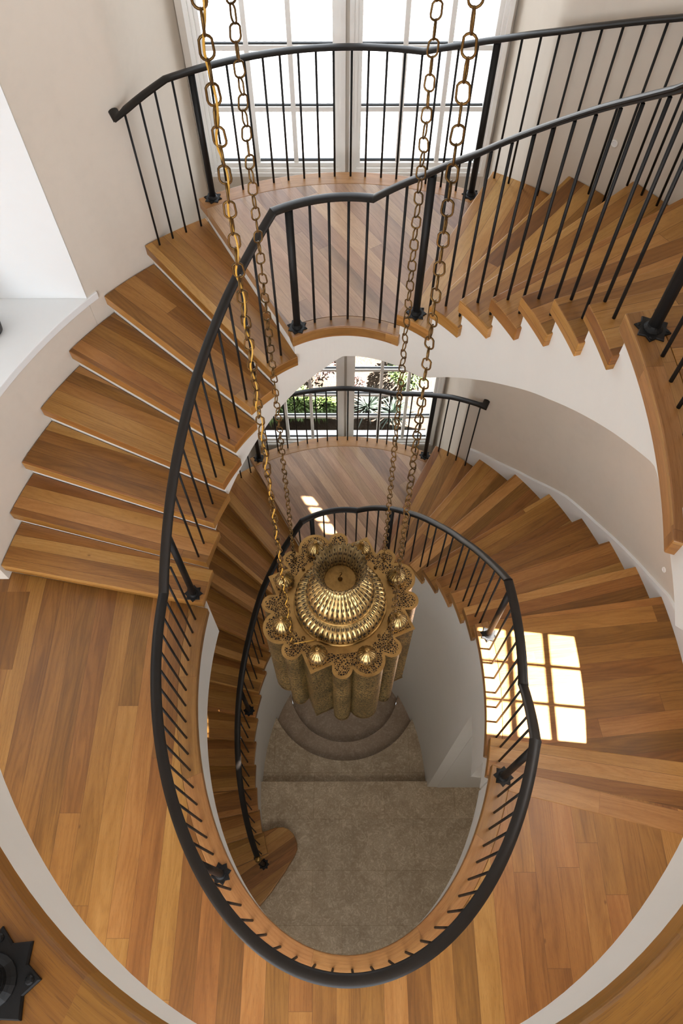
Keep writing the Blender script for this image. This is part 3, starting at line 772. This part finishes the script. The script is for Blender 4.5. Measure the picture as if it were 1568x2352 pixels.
railing('long black iron railing circling the middle floor opening', arcpath(175, 372.8, rail_ga, kinks=(336.6, 350.6)), gz, parts, (0, 0, 0))
# ---- lower inner railing
Z_LO = [(211.5, zk(-24)+.90), (207., zk(-23)+.86), (187., zk(-20)+.86), (165.1, zk(-17)+.86), (149.6, zk(-15)+.86), (136.2, zk(-13)+.86), (118.3, zk(-11)+.86), (111.2, -10*h+HR-.01), (83.8, -10*h+HR), (71.2, -.75), (60.8, -.60), (46.5, -.345), (34.5, -.085), (22.7, .226), (13., -2*h+HR)]
def rail_lo(a): return interp(a, Z_LO)
parts = [('n', *I(11.3, .083), zk(-2), 12.8)]
for k, aa in {-3: [18.7, 15.9], -4: [26., 23.1], -5: [33.5, 30.7], -6: [41.4, 38.4], -7: [49.6, 46.3], -8: [58.8, 54.8], -9: [63.6]}.items():
    parts += [bal(a, k) for a in aa]
parts += [new(67.3, -9)]+[bal(a, -10) for a in (73.6, 78.7, 84., 89.4, 95., 100.4)]+[new(106.3, -10)]
for k in range(-11, -24, -1):
    a0, a1 = FAN[k][0], FAN[k+1][0]
    aa = [a0-.8-(a0-a1)*.02, a0-.8-(a0-a1)*.5]
    if k == -17: parts.append(('n', *I(163.4, .083), zk(k), 163.4)); aa = aa[1:]
    parts += [bal(a, k) for a in aa]
parts += [('n', *I(211.2, .09), zk(-24), 211.2)]
t = railing('lower inner black iron railing winding down to the stone floor', arcpath(13., 211.2, rail_lo, kinks=(83.8, 111.2)), rail_lo, parts, (0, 3.2, -10*h))
bm = bmesh.new(); p = I(212.2, IO); bmesh.ops.create_uvsphere(bm, u_segments=16, v_segments=10, radius=.034, matrix=Matrix.Translation((*p, rail_lo(211.5)+.012)))
o = link('ball_finial', raw(bm), M_brass, t, smooth=60)
# ---- outer railings in front of the windows
OO = -.07
def obal(b, k): return ('b', *O(b, OO), zk(k), b)
def onew(b, k): return ('n', *O(b, OO), zk(k), b)
Z_OU = [(124.4, 2.205), (120.7, 2.257), (116.6, 2.307), (78.8, 2.32), (73.8, 2.388), (68., 2.477), (60.4, 2.608), (55.3, 2.709), (47.5, 2.871), (40., 3.04), (30., 3.29), (20., 3.56), (12., 3.74)]
def rail_ou(b): return interp(b, Z_OU)
def oarcpath(b0, b1, zf, step=1.5, kinks=()):
    A = set(round(x, 3) for x in span(b0, b1, step)); A |= set(kinks)
    return [(*O(b, OO), zf(b)) for b in sorted(A, reverse=b0 > b1)]
parts = [obal(b, 7) for b in (123.2, 120.8, 118.4, 115.7)]+[onew(112.9, 8)]
parts += [obal(110.3, 8)]+[obal(b, 8) for b in (107.7, 105.1, 102.4, 99.9, 97.2, 94.6, 92., 89.3, 86.8, 84.1, 81.5, 79., 76.5, 73.9, 71.3)]+[onew(68.7, 8)]
parts += [obal(b, 9) for b in (65.5, 63.1, 60.8, 58.3)]+[obal(b, 10) for b in (55.8, 53.4, 51., 48.6)]+[obal(b, 11) for b in (46.3, 44., 41.6)]+[obal(b, 12) for b in (38.9, 36.4, 33.9)]+[obal(b, 13) for b in (31.2, 28.7, 26.2)]
path = [(*O(124.2, .0), 2.208)]+oarcpath(124.4, 12., rail_ou, kinks=(116.6, 78.8))
railing('upper outer black iron railing before the tall windows', path, rail_ou, parts, (0, 4.5, 8*h))
Z_OL = [(57.6, -.598), (64.9, -.70), (70.8, -.812), (78.1, -.923), (101.7, -.918), (116.6, -.93), (125., -1.12), (140, -1.5)]
def rail_ol(b): return interp(b, Z_OL)
parts = [obal(b, -9) for b in (65.5, 63.1, 60.8, 58.3)]+[onew(68.7, -10)]
parts += [obal(b, -10) for b in (71.3, 73.9, 76.5, 79., 81.5, 84.1, 86.8, 89.3, 92., 94.6, 97.2, 99.9, 102.4, 105.1, 107.7, 110.3)]+[onew(112.9, -10)]
parts += [obal(b, -11) for b in (115.7, 118.4, 120.8, 123.2)]
path = [(*O(57.7, .0), -.59)]+oarcpath(57.5, 124.5, rail_ol, kinks=(78.1, 116.6))
railing('lower outer black iron railing before the garden windows', path, rail_ol, parts, (0, 4.5, -10*h))
# ---- top floor railing (only one post base and the boards below it are in the picture)
parts = [('n', *TI(242.7, .082), Z_TOP, 211.5)]
railing('black iron railing on the top floor edge, star base at bottom left corner', [(*TI(a, .085), Z_TOP+HR) for a in span(200., 322., 2.)], lambda a: Z_TOP+HR, parts, (-.5, 0, Z_TOP))

# ------------------------------------------------------------------ chandelier
ZP = 1.08; CX, CY = -.007, 1.53
ch = thing('lantern_chandelier', 'large pierced brass lantern chandelier hanging on four chains in the well', 'chandelier', (CX, CY, ZP-.9))
S69 = R(69.)
def plate_r(t, grow=0.):
    r = .335
    def circle(d, a, rad):
        u = t-a; s_ = d*sin(u)
        if abs(s_) >= rad or cos(u) < 0: return 0
        return d*cos(u)+sqrt(rad*rad-s_*s_)
    for q in range(4):
        a = S69+q*pi/2
        u = (t-a+pi) % (2*pi)-pi
        if abs(u) < R(20): r = max(r, .4275/(cos(u)+abs(sin(u))))
        r = max(r, circle(.352, a-pi/4, .093))
    for q in range(8): r = max(r, circle(.372, S69-R(22.5)+q*pi/4, .054))
    return r+grow
def plate_outline(grow=0., n=720):
    return [(plate_r(2*pi*i/n, grow)*cos(2*pi*i/n), plate_r(2*pi*i/n, grow)*sin(2*pi*i/n)) for i in range(n)]
def inset_uv_disc(zt, thick):
    bm = bmesh.new(); uvl = bm.loops.layers.uv.new('UVMap'); n = 720
    out = plate_outline()
    rr = [1., .97, .94, .9, .8, .6, .3, .05]
    rings = [[bm.verts.new((x*s, y*s, zt)) for x, y in out] for s in rr]
    rad = [hypot(x, y) for x, y in out]
    # distance to the rim, measured properly so the solid margin has an even width
    import numpy as np
    P = np.array(out)
    def dist(x, y): return float(np.sqrt(((P-np.array([x, y]))**2).sum(1)).min())
    D = [[dist(x*s, y*s) for x, y in out] for s in rr]
    for i in range(len(rr)-1):
        for j in range(n):
            f = bm.faces.new((rings[i][j], rings[i][(j+1) % n], rings[i+1][(j+1) % n], rings[i+1][j]))
            for lp, (ii, jj) in zip(f.loops, ((i, j), (i, (j+1) % n), (i+1, (j+1) % n), (i+1, j))): lp[uvl].uv = (D[ii][jj], 0)
    low = [bm.verts.new((x, y, zt-thick)) for x, y in out]
    for j in range(n): bm.faces.new((rings[0][j], low[j], low[(j+1) % n], rings[0][(j+1) % n]))
    bm.faces.new(low)
    return bm
def cpart(name, bm, mat, smooth=None, parent=None):
    me = raw(bm); o = bpy.data.objects.new(name, me); C.objects.link(o); me.materials.append(mat)
    o.parent = parent or ch
    if parent is None: o.location = (0, 0, .9)
    if smooth:
        for p in me.polygons: p.use_smooth = True
        me.set_sharp_from_angle(angle=R(smooth))
    return o
cpart('top_plate', inset_uv_disc(0., .006), M_fret)
bm = bmesh.new(); n = 720; out = plate_outline(-.008)
a = [bm.verts.new((x, y, -.0065)) for x, y in out]; b = [bm.verts.new((x, y, -.89)) for x, y in out]
for j in range(n): bm.faces.new((a[j], a[(j+1) % n], b[(j+1) % n], b[j]))
bm.faces.new(b)
cpart('lantern_body', bm, M_body, 40)
# rolled edge bands at head and foot of the body
for nm, z0, z1 in (('foot_band', -.888, -.872),):
    bm = bmesh.new(); o1 = plate_outline(-.004)
    a = [bm.verts.new((x, y, z1)) for x, y in o1]; b = [bm.verts.new((x, y, z0)) for x, y in o1]
    for j in range(n): bm.faces.new((a[j], a[(j+1) % n], b[(j+1) % n], b[j]))
    cpart(nm, bm, M_brass, 40)
def ribbed(prof, nr, amp, mat, name, n=None, smooth=50, parent=None, lift=None):
    bm = bmesh.new(); uvl = bm.loops.layers.uv.new('UVMap')
    rib = lambda t, i: 1+amp*(abs(cos(t*nr/2))-.6)*(prof[i][2] if len(prof[i]) > 2 else 1)
    lathe(bm, [(p[0], p[1]) for p in prof], n or nr*8, rib, uvl=uvl, lift=lift)
    return cpart(name, bm, mat, smooth, parent)
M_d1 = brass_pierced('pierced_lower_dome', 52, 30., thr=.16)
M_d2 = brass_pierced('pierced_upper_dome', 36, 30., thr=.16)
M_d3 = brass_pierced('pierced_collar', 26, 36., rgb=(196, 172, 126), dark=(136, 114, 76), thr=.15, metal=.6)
M_d4 = brass_pierced('pierced_finial', 16, 32., thr=.14, lo=.02, hi=.085)
bm = bmesh.new(); lathe(bm, [(.232, .0), (.25, .001), (.253, .006), (.25, .012), (.242, .014), (.236, .01)], 96); cpart('rim_ring', bm, M_brass, 50)
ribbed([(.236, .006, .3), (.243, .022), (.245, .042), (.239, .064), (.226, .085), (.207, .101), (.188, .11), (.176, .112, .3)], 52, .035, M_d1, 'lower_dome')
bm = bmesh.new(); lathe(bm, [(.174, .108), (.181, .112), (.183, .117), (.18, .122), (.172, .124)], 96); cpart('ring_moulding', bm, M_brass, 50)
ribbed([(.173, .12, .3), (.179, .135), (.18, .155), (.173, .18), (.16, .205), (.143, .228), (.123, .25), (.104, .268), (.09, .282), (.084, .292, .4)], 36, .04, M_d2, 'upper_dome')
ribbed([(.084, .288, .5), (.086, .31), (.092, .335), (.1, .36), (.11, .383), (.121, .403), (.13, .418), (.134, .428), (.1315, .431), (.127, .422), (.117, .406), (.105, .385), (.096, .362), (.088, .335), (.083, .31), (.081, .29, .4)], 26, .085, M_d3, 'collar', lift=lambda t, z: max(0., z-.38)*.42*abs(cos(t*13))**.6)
bm = bmesh.new(); lathe(bm, [(0, .3), (.05, .3), (.08, .3), (.082, .303)], 64); cpart('cap_disc', bm, M_brass, 50)
bm = bmesh.new(); lathe(bm, [(.0, .3), (.011, .3), (.012, .306), (.007, .312), (.0045, .318), (.004, .33), (0, .331)], 16)
hk = [(0, 0, .33), (.0, .0, .345), (.006, .002, .355), (.008, .004, .366), (.002, .005, .374), (-.006, .003, .372)]
sweep(bm, hk, circ(.003, 8)); cpart('hook', bm, M_brass, 50)
for i in range(8):
    a = R(24.)+i*pi/4; rr = .338 if i % 2 == 0 else .327
    bm = bmesh.new(); uvl = bm.loops.layers.uv.new('UVMap')
    prof = [(.042, .0, .2), (.05, .006), (.0535, .018), (.053, .03), (.048, .044), (.039, .058), (.028, .072), (.019, .086), (.013, .098), (.0105, .106, .4), (.009, .108, .1)]
    lathe(bm, [(p[0], p[1]) for p in prof], 96, lambda t, i_: 1+.06*(abs(cos(t*8))-.6)*(prof[i_][2] if len(prof[i_]) > 2 else 1), uvl=uvl)
    me = raw(bm) if i == 0 else None
    if i == 0:
        for p in me.polygons: p.use_smooth = True
        me.set_sharp_from_angle(angle=R(60)); me.materials.append(M_d4); FIN = me
        bm = bmesh.new(); lathe(bm, [(.010, .104), (.012, .108), (.0125, .114), (.012, .119), (.009, .123), (.0, .125)], 20)
        KN = raw(bm); KN.materials.append(M_brass)
        for p in KN.polygons: p.use_smooth = True
    else: bm.free()
    o = bpy.data.objects.new('finial', FIN); C.objects.link(o); o.parent = ch; o.location = (rr*cos(a), rr*sin(a), .9); o.rotation_euler = (0, 0, a)
    k_ = bpy.data.objects.new('knob', KN); C.objects.link(k_); k_.parent = o
# four screws round the dome
bm = bmesh.new(); lathe(bm, [(.007, 0), (.009, .004), (.009, .010), (.006, .014), (0, .015)], 14); SCR = raw(bm); SCR.materials.append(M_chain)
for i in range(4):
    a = R(46.5)+i*pi/2
    o = bpy.data.objects.new('screw', SCR); C.objects.link(o); o.parent = ch; o.location = (.283*cos(a), .283*sin(a), .9)
# chains
def link_mesh_into(bm, mtx, L=.046, W=.0298, r=.0026, n=14, mseg=6):
    hl = (L-W)/2; path = []
    for i in range(n):
        t = 2*pi*i/n; path.append((W/2-r)*Vector((cos(t), 0, sin(t)))+Vector((0, 0, hl if sin(t) > 1e-6 else -hl)))
    rings = []
    for i, p in enumerate(path):
        tg = (path[(i+1) % n]-path[i-1]).normalized(); s_ = Vector((0, 1, 0)); u = s_.cross(tg)
        rings.append([bm.verts.new(mtx @ (p+(s_*cos(2*pi*j/mseg)+u*sin(2*pi*j/mseg))*r)) for j in range(mseg)])
    for i in range(n):
        A, B = rings[i], rings[(i+1) % n]
        for j in range(mseg):
            f = bm.faces.new((A[j], A[(j+1) % mseg], B[(j+1) % mseg], B[j])); f.smooth = True
CB = [(CX+.355*cos(R(a)), CY+.355*sin(R(a)), ZP) for a in (-135., 136.5, 46.5, -44.)]
ZCAN = 6.2
for ci, p in enumerate(CB):
    apex = Vector((CX, CY, 28.)); p = Vector(p); d = (apex-p).normalized(); Lc = (ZCAN-ZP)/d.z
    bm = bmesh.new(); s_ = .018; i = 0; ph = random.uniform(0, pi)
    q0 = d.to_track_quat('Z', 'Y').to_matrix().to_4x4()
    while s_ < Lc:
        tw = ph+(i % 2)*pi/2+random.uniform(-.28, .28)+.02*i
        link_mesh_into(bm, Matrix.Translation(Vector((0, 0, 0))) @ Matrix.Translation(p+d*s_) @ q0 @ Matrix.Rotation(tw, 4, 'Z') @ Matrix.Rotation(random.uniform(-.08, .08), 4, 'Y'))
        s_ += .0402; i += 1
    # screw eye on the plate
    link_mesh_into(bm, Matrix.Translation(p+Vector((0, 0, .008))), .02, .018, .002)
    bmesh.ops.translate(bm, verts=bm.verts, vec=-Vector((CX, CY, ZP-.9)))
    me = raw(bm, recalc=True); o = bpy.data.objects.new('chain', me); C.objects.link(o); me.materials.append(M_chain); o.parent = ch
    if ci == 0:
        bm = bmesh.new(); path = []
        for j in range(int(Lc/.008)):
            s_ = .03+j*.008; a = 2*pi*s_/.161; rr = .0052+.0015*sin(s_*23)
            path.append(p+d*s_+Vector((rr*cos(a), rr*sin(a), 0)))
        e = Vector((CX+.25*cos(R(-120)), CY+.25*sin(R(-120)), ZP+.01))
        path = [e, e.lerp(path[0], .35)+Vector((0, 0, -.003)), e.lerp(path[0], .75)+Vector((0, 0, -.006))]+path
        path = [q-Vector((CX, CY, ZP-.9)) for q in path]
        sweep(bm, path, circ(.0025, 7))
        me = raw(bm); o = bpy.data.objects.new('power_cord', me); C.objects.link(o); me.materials.append(M_cord); o.parent = ch
        for q in me.polygons: q.use_smooth = True
bm = bmesh.new(); lathe(bm, [(0, ZCAN-ZP+.9), (.36, ZCAN-ZP+.9), (.37, ZCAN-ZP+.92), (.3, ZCAN-ZP+1.0), (0, ZCAN-ZP+1.0)], 48); me = raw(bm); o = bpy.data.objects.new('canopy', me); C.objects.link(o); me.materials.append(M_brass); o.parent = ch

# ------------------------------------------------------------------ small things
bm = bmesh.new(); lathe(bm, [(0, 0), (.07, 0), (.078, .01), (.085, .06), (.082, .12), (.07, .19), (.06, .24), (.064, .27), (.058, .27), (.054, .24), (.06, .19), (0, .02)], 40)
me = raw(bm); o = link('vase', me, M_vase, smooth=50); o.location = (-2.325, 3.43, 1.156); tag(o, 'dark grey stone vase on the white ledge at the left edge', 'vase')
for (a, z, lab) in ((50.3, 2.118, 'small round step light in the wall beside the upper right flight'), (13.6, -.209, 'small round step light low on the wall above the sunlit landing')):
    p = O(a, -.001); nrm = Vector((CO[0]-p[0], (CO[1]-p[1])*.6, 0)).normalized()
    t = thing('step_light', lab, 'light', (p[0], p[1], z)); t.rotation_euler = nrm.to_track_quat('Z', 'Y').to_euler()
    for nm, pr, mt in (('bezel', [(.022, 0), (.022, .006), (.018, .009), (.015, .006), (.015, 0)], M_trim), ('lens', [(.0, .004), (.014, .004), (.015, .002)], M_led)):
        bm = bmesh.new(); lathe(bm, pr, 24); me = raw(bm); o = bpy.data.objects.new(nm, me); C.objects.link(o); me.materials.append(mt); o.parent = t

# ------------------------------------------------------------------ outside
m = MB(); m.prism([(-30, 7.2), (30, 7.2), (30, 60), (-30, 60)], -1.6, -1.2); struct('ground', m.mesh(), M_pav)
bm = bmesh.new(); N = 40
g = [[bm.verts.new((-5+10*i/N, 5.17+2.09*j/16, -2.905+1.705*(j/16)+.05*sin(i*1.7+j)+random.uniform(-.02, .02))) for i in range(N+1)] for j in range(17)]
for j in range(16):
    for i in range(N): bm.faces.new((g[j][i], g[j][i+1], g[j+1][i+1], g[j+1][i]))
me = raw(bm); o = struct('ground_bank', me, M_soil, smooth=80)
def bank_z(y): return -2.75+1.55*(y-5.36)/1.9
def leaf_blade(bm, p, d, L, w, droop):
    d = d.normalized(); s_ = d.cross(Vector((0, 0, 1)));
    s_ = s_.normalized() if s_.length > .01 else Vector((1, 0, 0))
    pr = []
    for i in range(5):
        t_ = i/4; c = p+d*L*t_+Vector((0, 0, -droop*L*t_*t_)); ww = w*(1-t_)**.7*(.6+.8*t_ if t_ < .4 else 1)
        pr.append((bm.verts.new(c-s_*ww/2), bm.verts.new(c+s_*ww/2)))
    for a, b in zip(pr, pr[1:]): bm.faces.new((a[0], a[1], b[1], b[0]))
def bush(label, x, y, r, n, mat, leaf_l=.05, name='bush', squash=.9):
    bm = bmesh.new(); zc = bank_z(y)+r*.75
    for i in range(n):
        v = Vector((random.gauss(0, 1), random.gauss(0, 1), random.gauss(0, 1))).normalized(); q = r*random.uniform(.6, 1.)*(1+.12*sin(v.x*7)*cos(v.z*6))
        p = Vector((x, y, zc))+Vector((v.x*q, v.y*q, v.z*q*squash))
        leaf_blade(bm, p, v+Vector((random.uniform(-.8, .8), random.uniform(-.8, .8), random.uniform(-.3, .8))), leaf_l*random.uniform(.7, 1.3), leaf_l*.45, .3)
    me = raw(bm, recalc=False); o = link(name, me, mat); return tag(o, label, 'plant')
def yucca(label, x, y, n, L, mat):
    bm = bmesh.new(); z = bank_z(y)
    for i in range(n):
        a = random.uniform(0, 2*pi); e = random.uniform(.25, 1.35)
        leaf_blade(bm, Vector((x, y, z+.02)), Vector((cos(a)*cos(e), sin(a)*cos(e), sin(e))), L*random.uniform(.7, 1.1), .03, .25)
    me = raw(bm, recalc=False); o = link('yucca', me, mat); return tag(o, label, 'plant')
M_g1 = leaf('bush_green', (32, 46, 14), (62, 76, 34)); M_g2 = leaf('yucca_green', (48, 60, 50), (72, 80, 70)); M_g3 = leaf('bright_leaves', (48, 68, 20), (78, 92, 46)); M_g4 = leaf('red_twigs', (62, 34, 30), (74, 60, 54))
bush('round green shrub on the dry bank outside the lower right window', .83, 5.93, .26, 1500, M_g1, .05, 'round_shrub')
yucca('spiky pale green yucca outside the lower right window, nearer the mullion', .33, 5.64, 80, .38, M_g2)
yucca('spiky pale green yucca low outside the lower right window, under the shrub', .64, 5.58, 80, .36, M_g2)
bush('bright green leafy plant outside the lower left window, furthest left', -.86, 5.62, .2, 900, M_g3, .08, 'leafy_plant', .8)
bush('bright green leafy plant outside the lower left window, middle of three', -.55, 5.62, .2, 900, M_g3, .08, 'leafy_plant', .7)
bush('bright green leafy plant outside the lower left window, beside the mullion', -.24, 5.62, .18, 700, M_g3, .08, 'leafy_plant', .7)
bush('twiggy reddish shrub outside the lower left window, high beside the mullion', -.22, 6.02, .24, 420, M_g4, .045, 'twiggy_shrub')
bush('twiggy reddish shrub outside the lower left window, half hidden by the flight', -.62, 5.96, .22, 380, M_g4, .045, 'twiggy_shrub')
bush('low reddish plant just right of the lower window mullion outside', .2, 5.86, .09, 160, M_g4, .04, 'twiggy_shrub')

# ------------------------------------------------------------------ light
w = bpy.data.worlds.new('world'); sc.world = w; w.use_nodes = True
nt = w.node_tree; nt.nodes.clear()
o = nt.nodes.new('ShaderNodeOutputWorld'); bg = nt.nodes.new('ShaderNodeBackground'); nt.links.new(bg.outputs[0], o.inputs[0])
bg.inputs[0].default_value = (.86, .93, 1., 1); bg.inputs[1].default_value = 8.
def light(name, ty, loc, rot, e, col=(1, 1, 1), **k):
    l = bpy.data.lights.new(name, ty); l.energy = e; l.color = col
    for a, v in k.items(): setattr(l, a, v)
    ob = bpy.data.objects.new(name, l); C.objects.link(ob); ob.location = loc; ob.rotation_euler = rot; return ob
TE = 1.2
sdir = Vector((-.995, .1, -TE)).normalized()
light('sun', 'SUN', (6, 0, 8), sdir.to_track_quat('-Z', 'Y').to_euler(), 360., (1., .97, .94), angle=R(.6))
light('overhead_fill', 'AREA', (0, 1.6, 6.15), (0, 0, 0), 36., (1., .98, .95), shape='RECTANGLE', size=4.5, size_y=5.)  # added fill under the roof for the whole stairwell, not a real fitting
light('overhead_fill', 'AREA', (0, -1.9, 3.2), (0, 0, 0), 22., (1., .95, .88), shape='RECTANGLE', size=4., size_y=2.)  # added fill to brighten the middle floor beneath the top slab
light('front_fill', 'AREA', (0, -3.85, 4.9), (R(90), 0, 0), 48., (.97, .98, 1.), shape='RECTANGLE', size=7., size_y=2.2)  # added fill from the front towards the back walls; no window stands there
light('front_fill', 'AREA', (0, -3.85, 1.6), (R(90), 0, 0), 26., (.97, .98, 1.), shape='RECTANGLE', size=7., size_y=2.4)  # same added front fill at middle floor height, again without a window
light('soffit_fill', 'AREA', (1.75, 1.2, 2.6), (0, 0, 0), 32., (1., .96, .91), shape='RECTANGLE', size=.5, size_y=1.4)  # added fill under the top right landing, lifts the lower right wall
light('overhead_fill', 'AREA', (0, -1.2, -.7), (0, 0, 0), 55., (1., .97, .93), shape='RECTANGLE', size=2.5, size_y=1.5)  # added fill to brighten the stone floor, no lamp hangs here
light('overhead_fill', 'AREA', (-3.3, 2.3, 3.1), (0, 0, 0), 22., (.9, .95, 1.), shape='RECTANGLE', size=1.4, size_y=2.)  # added cool fill that whitens the niche and its ledge
sc.view_settings.view_transform = 'Standard'; sc.view_settings.look = 'None'; sc.view_settings.exposure = -.55; sc.view_settings.gamma = 1.
try:
    sc.cycles.use_denoising = True; sc.cycles.max_bounces = 8; sc.cycles.diffuse_bounces = 5; sc.cycles.transparent_max_bounces = 8; sc.cycles.sample_clamp_indirect = 6.
    sc.cycles.caustics_reflective = False; sc.cycles.caustics_refractive = False
except Exception: pass
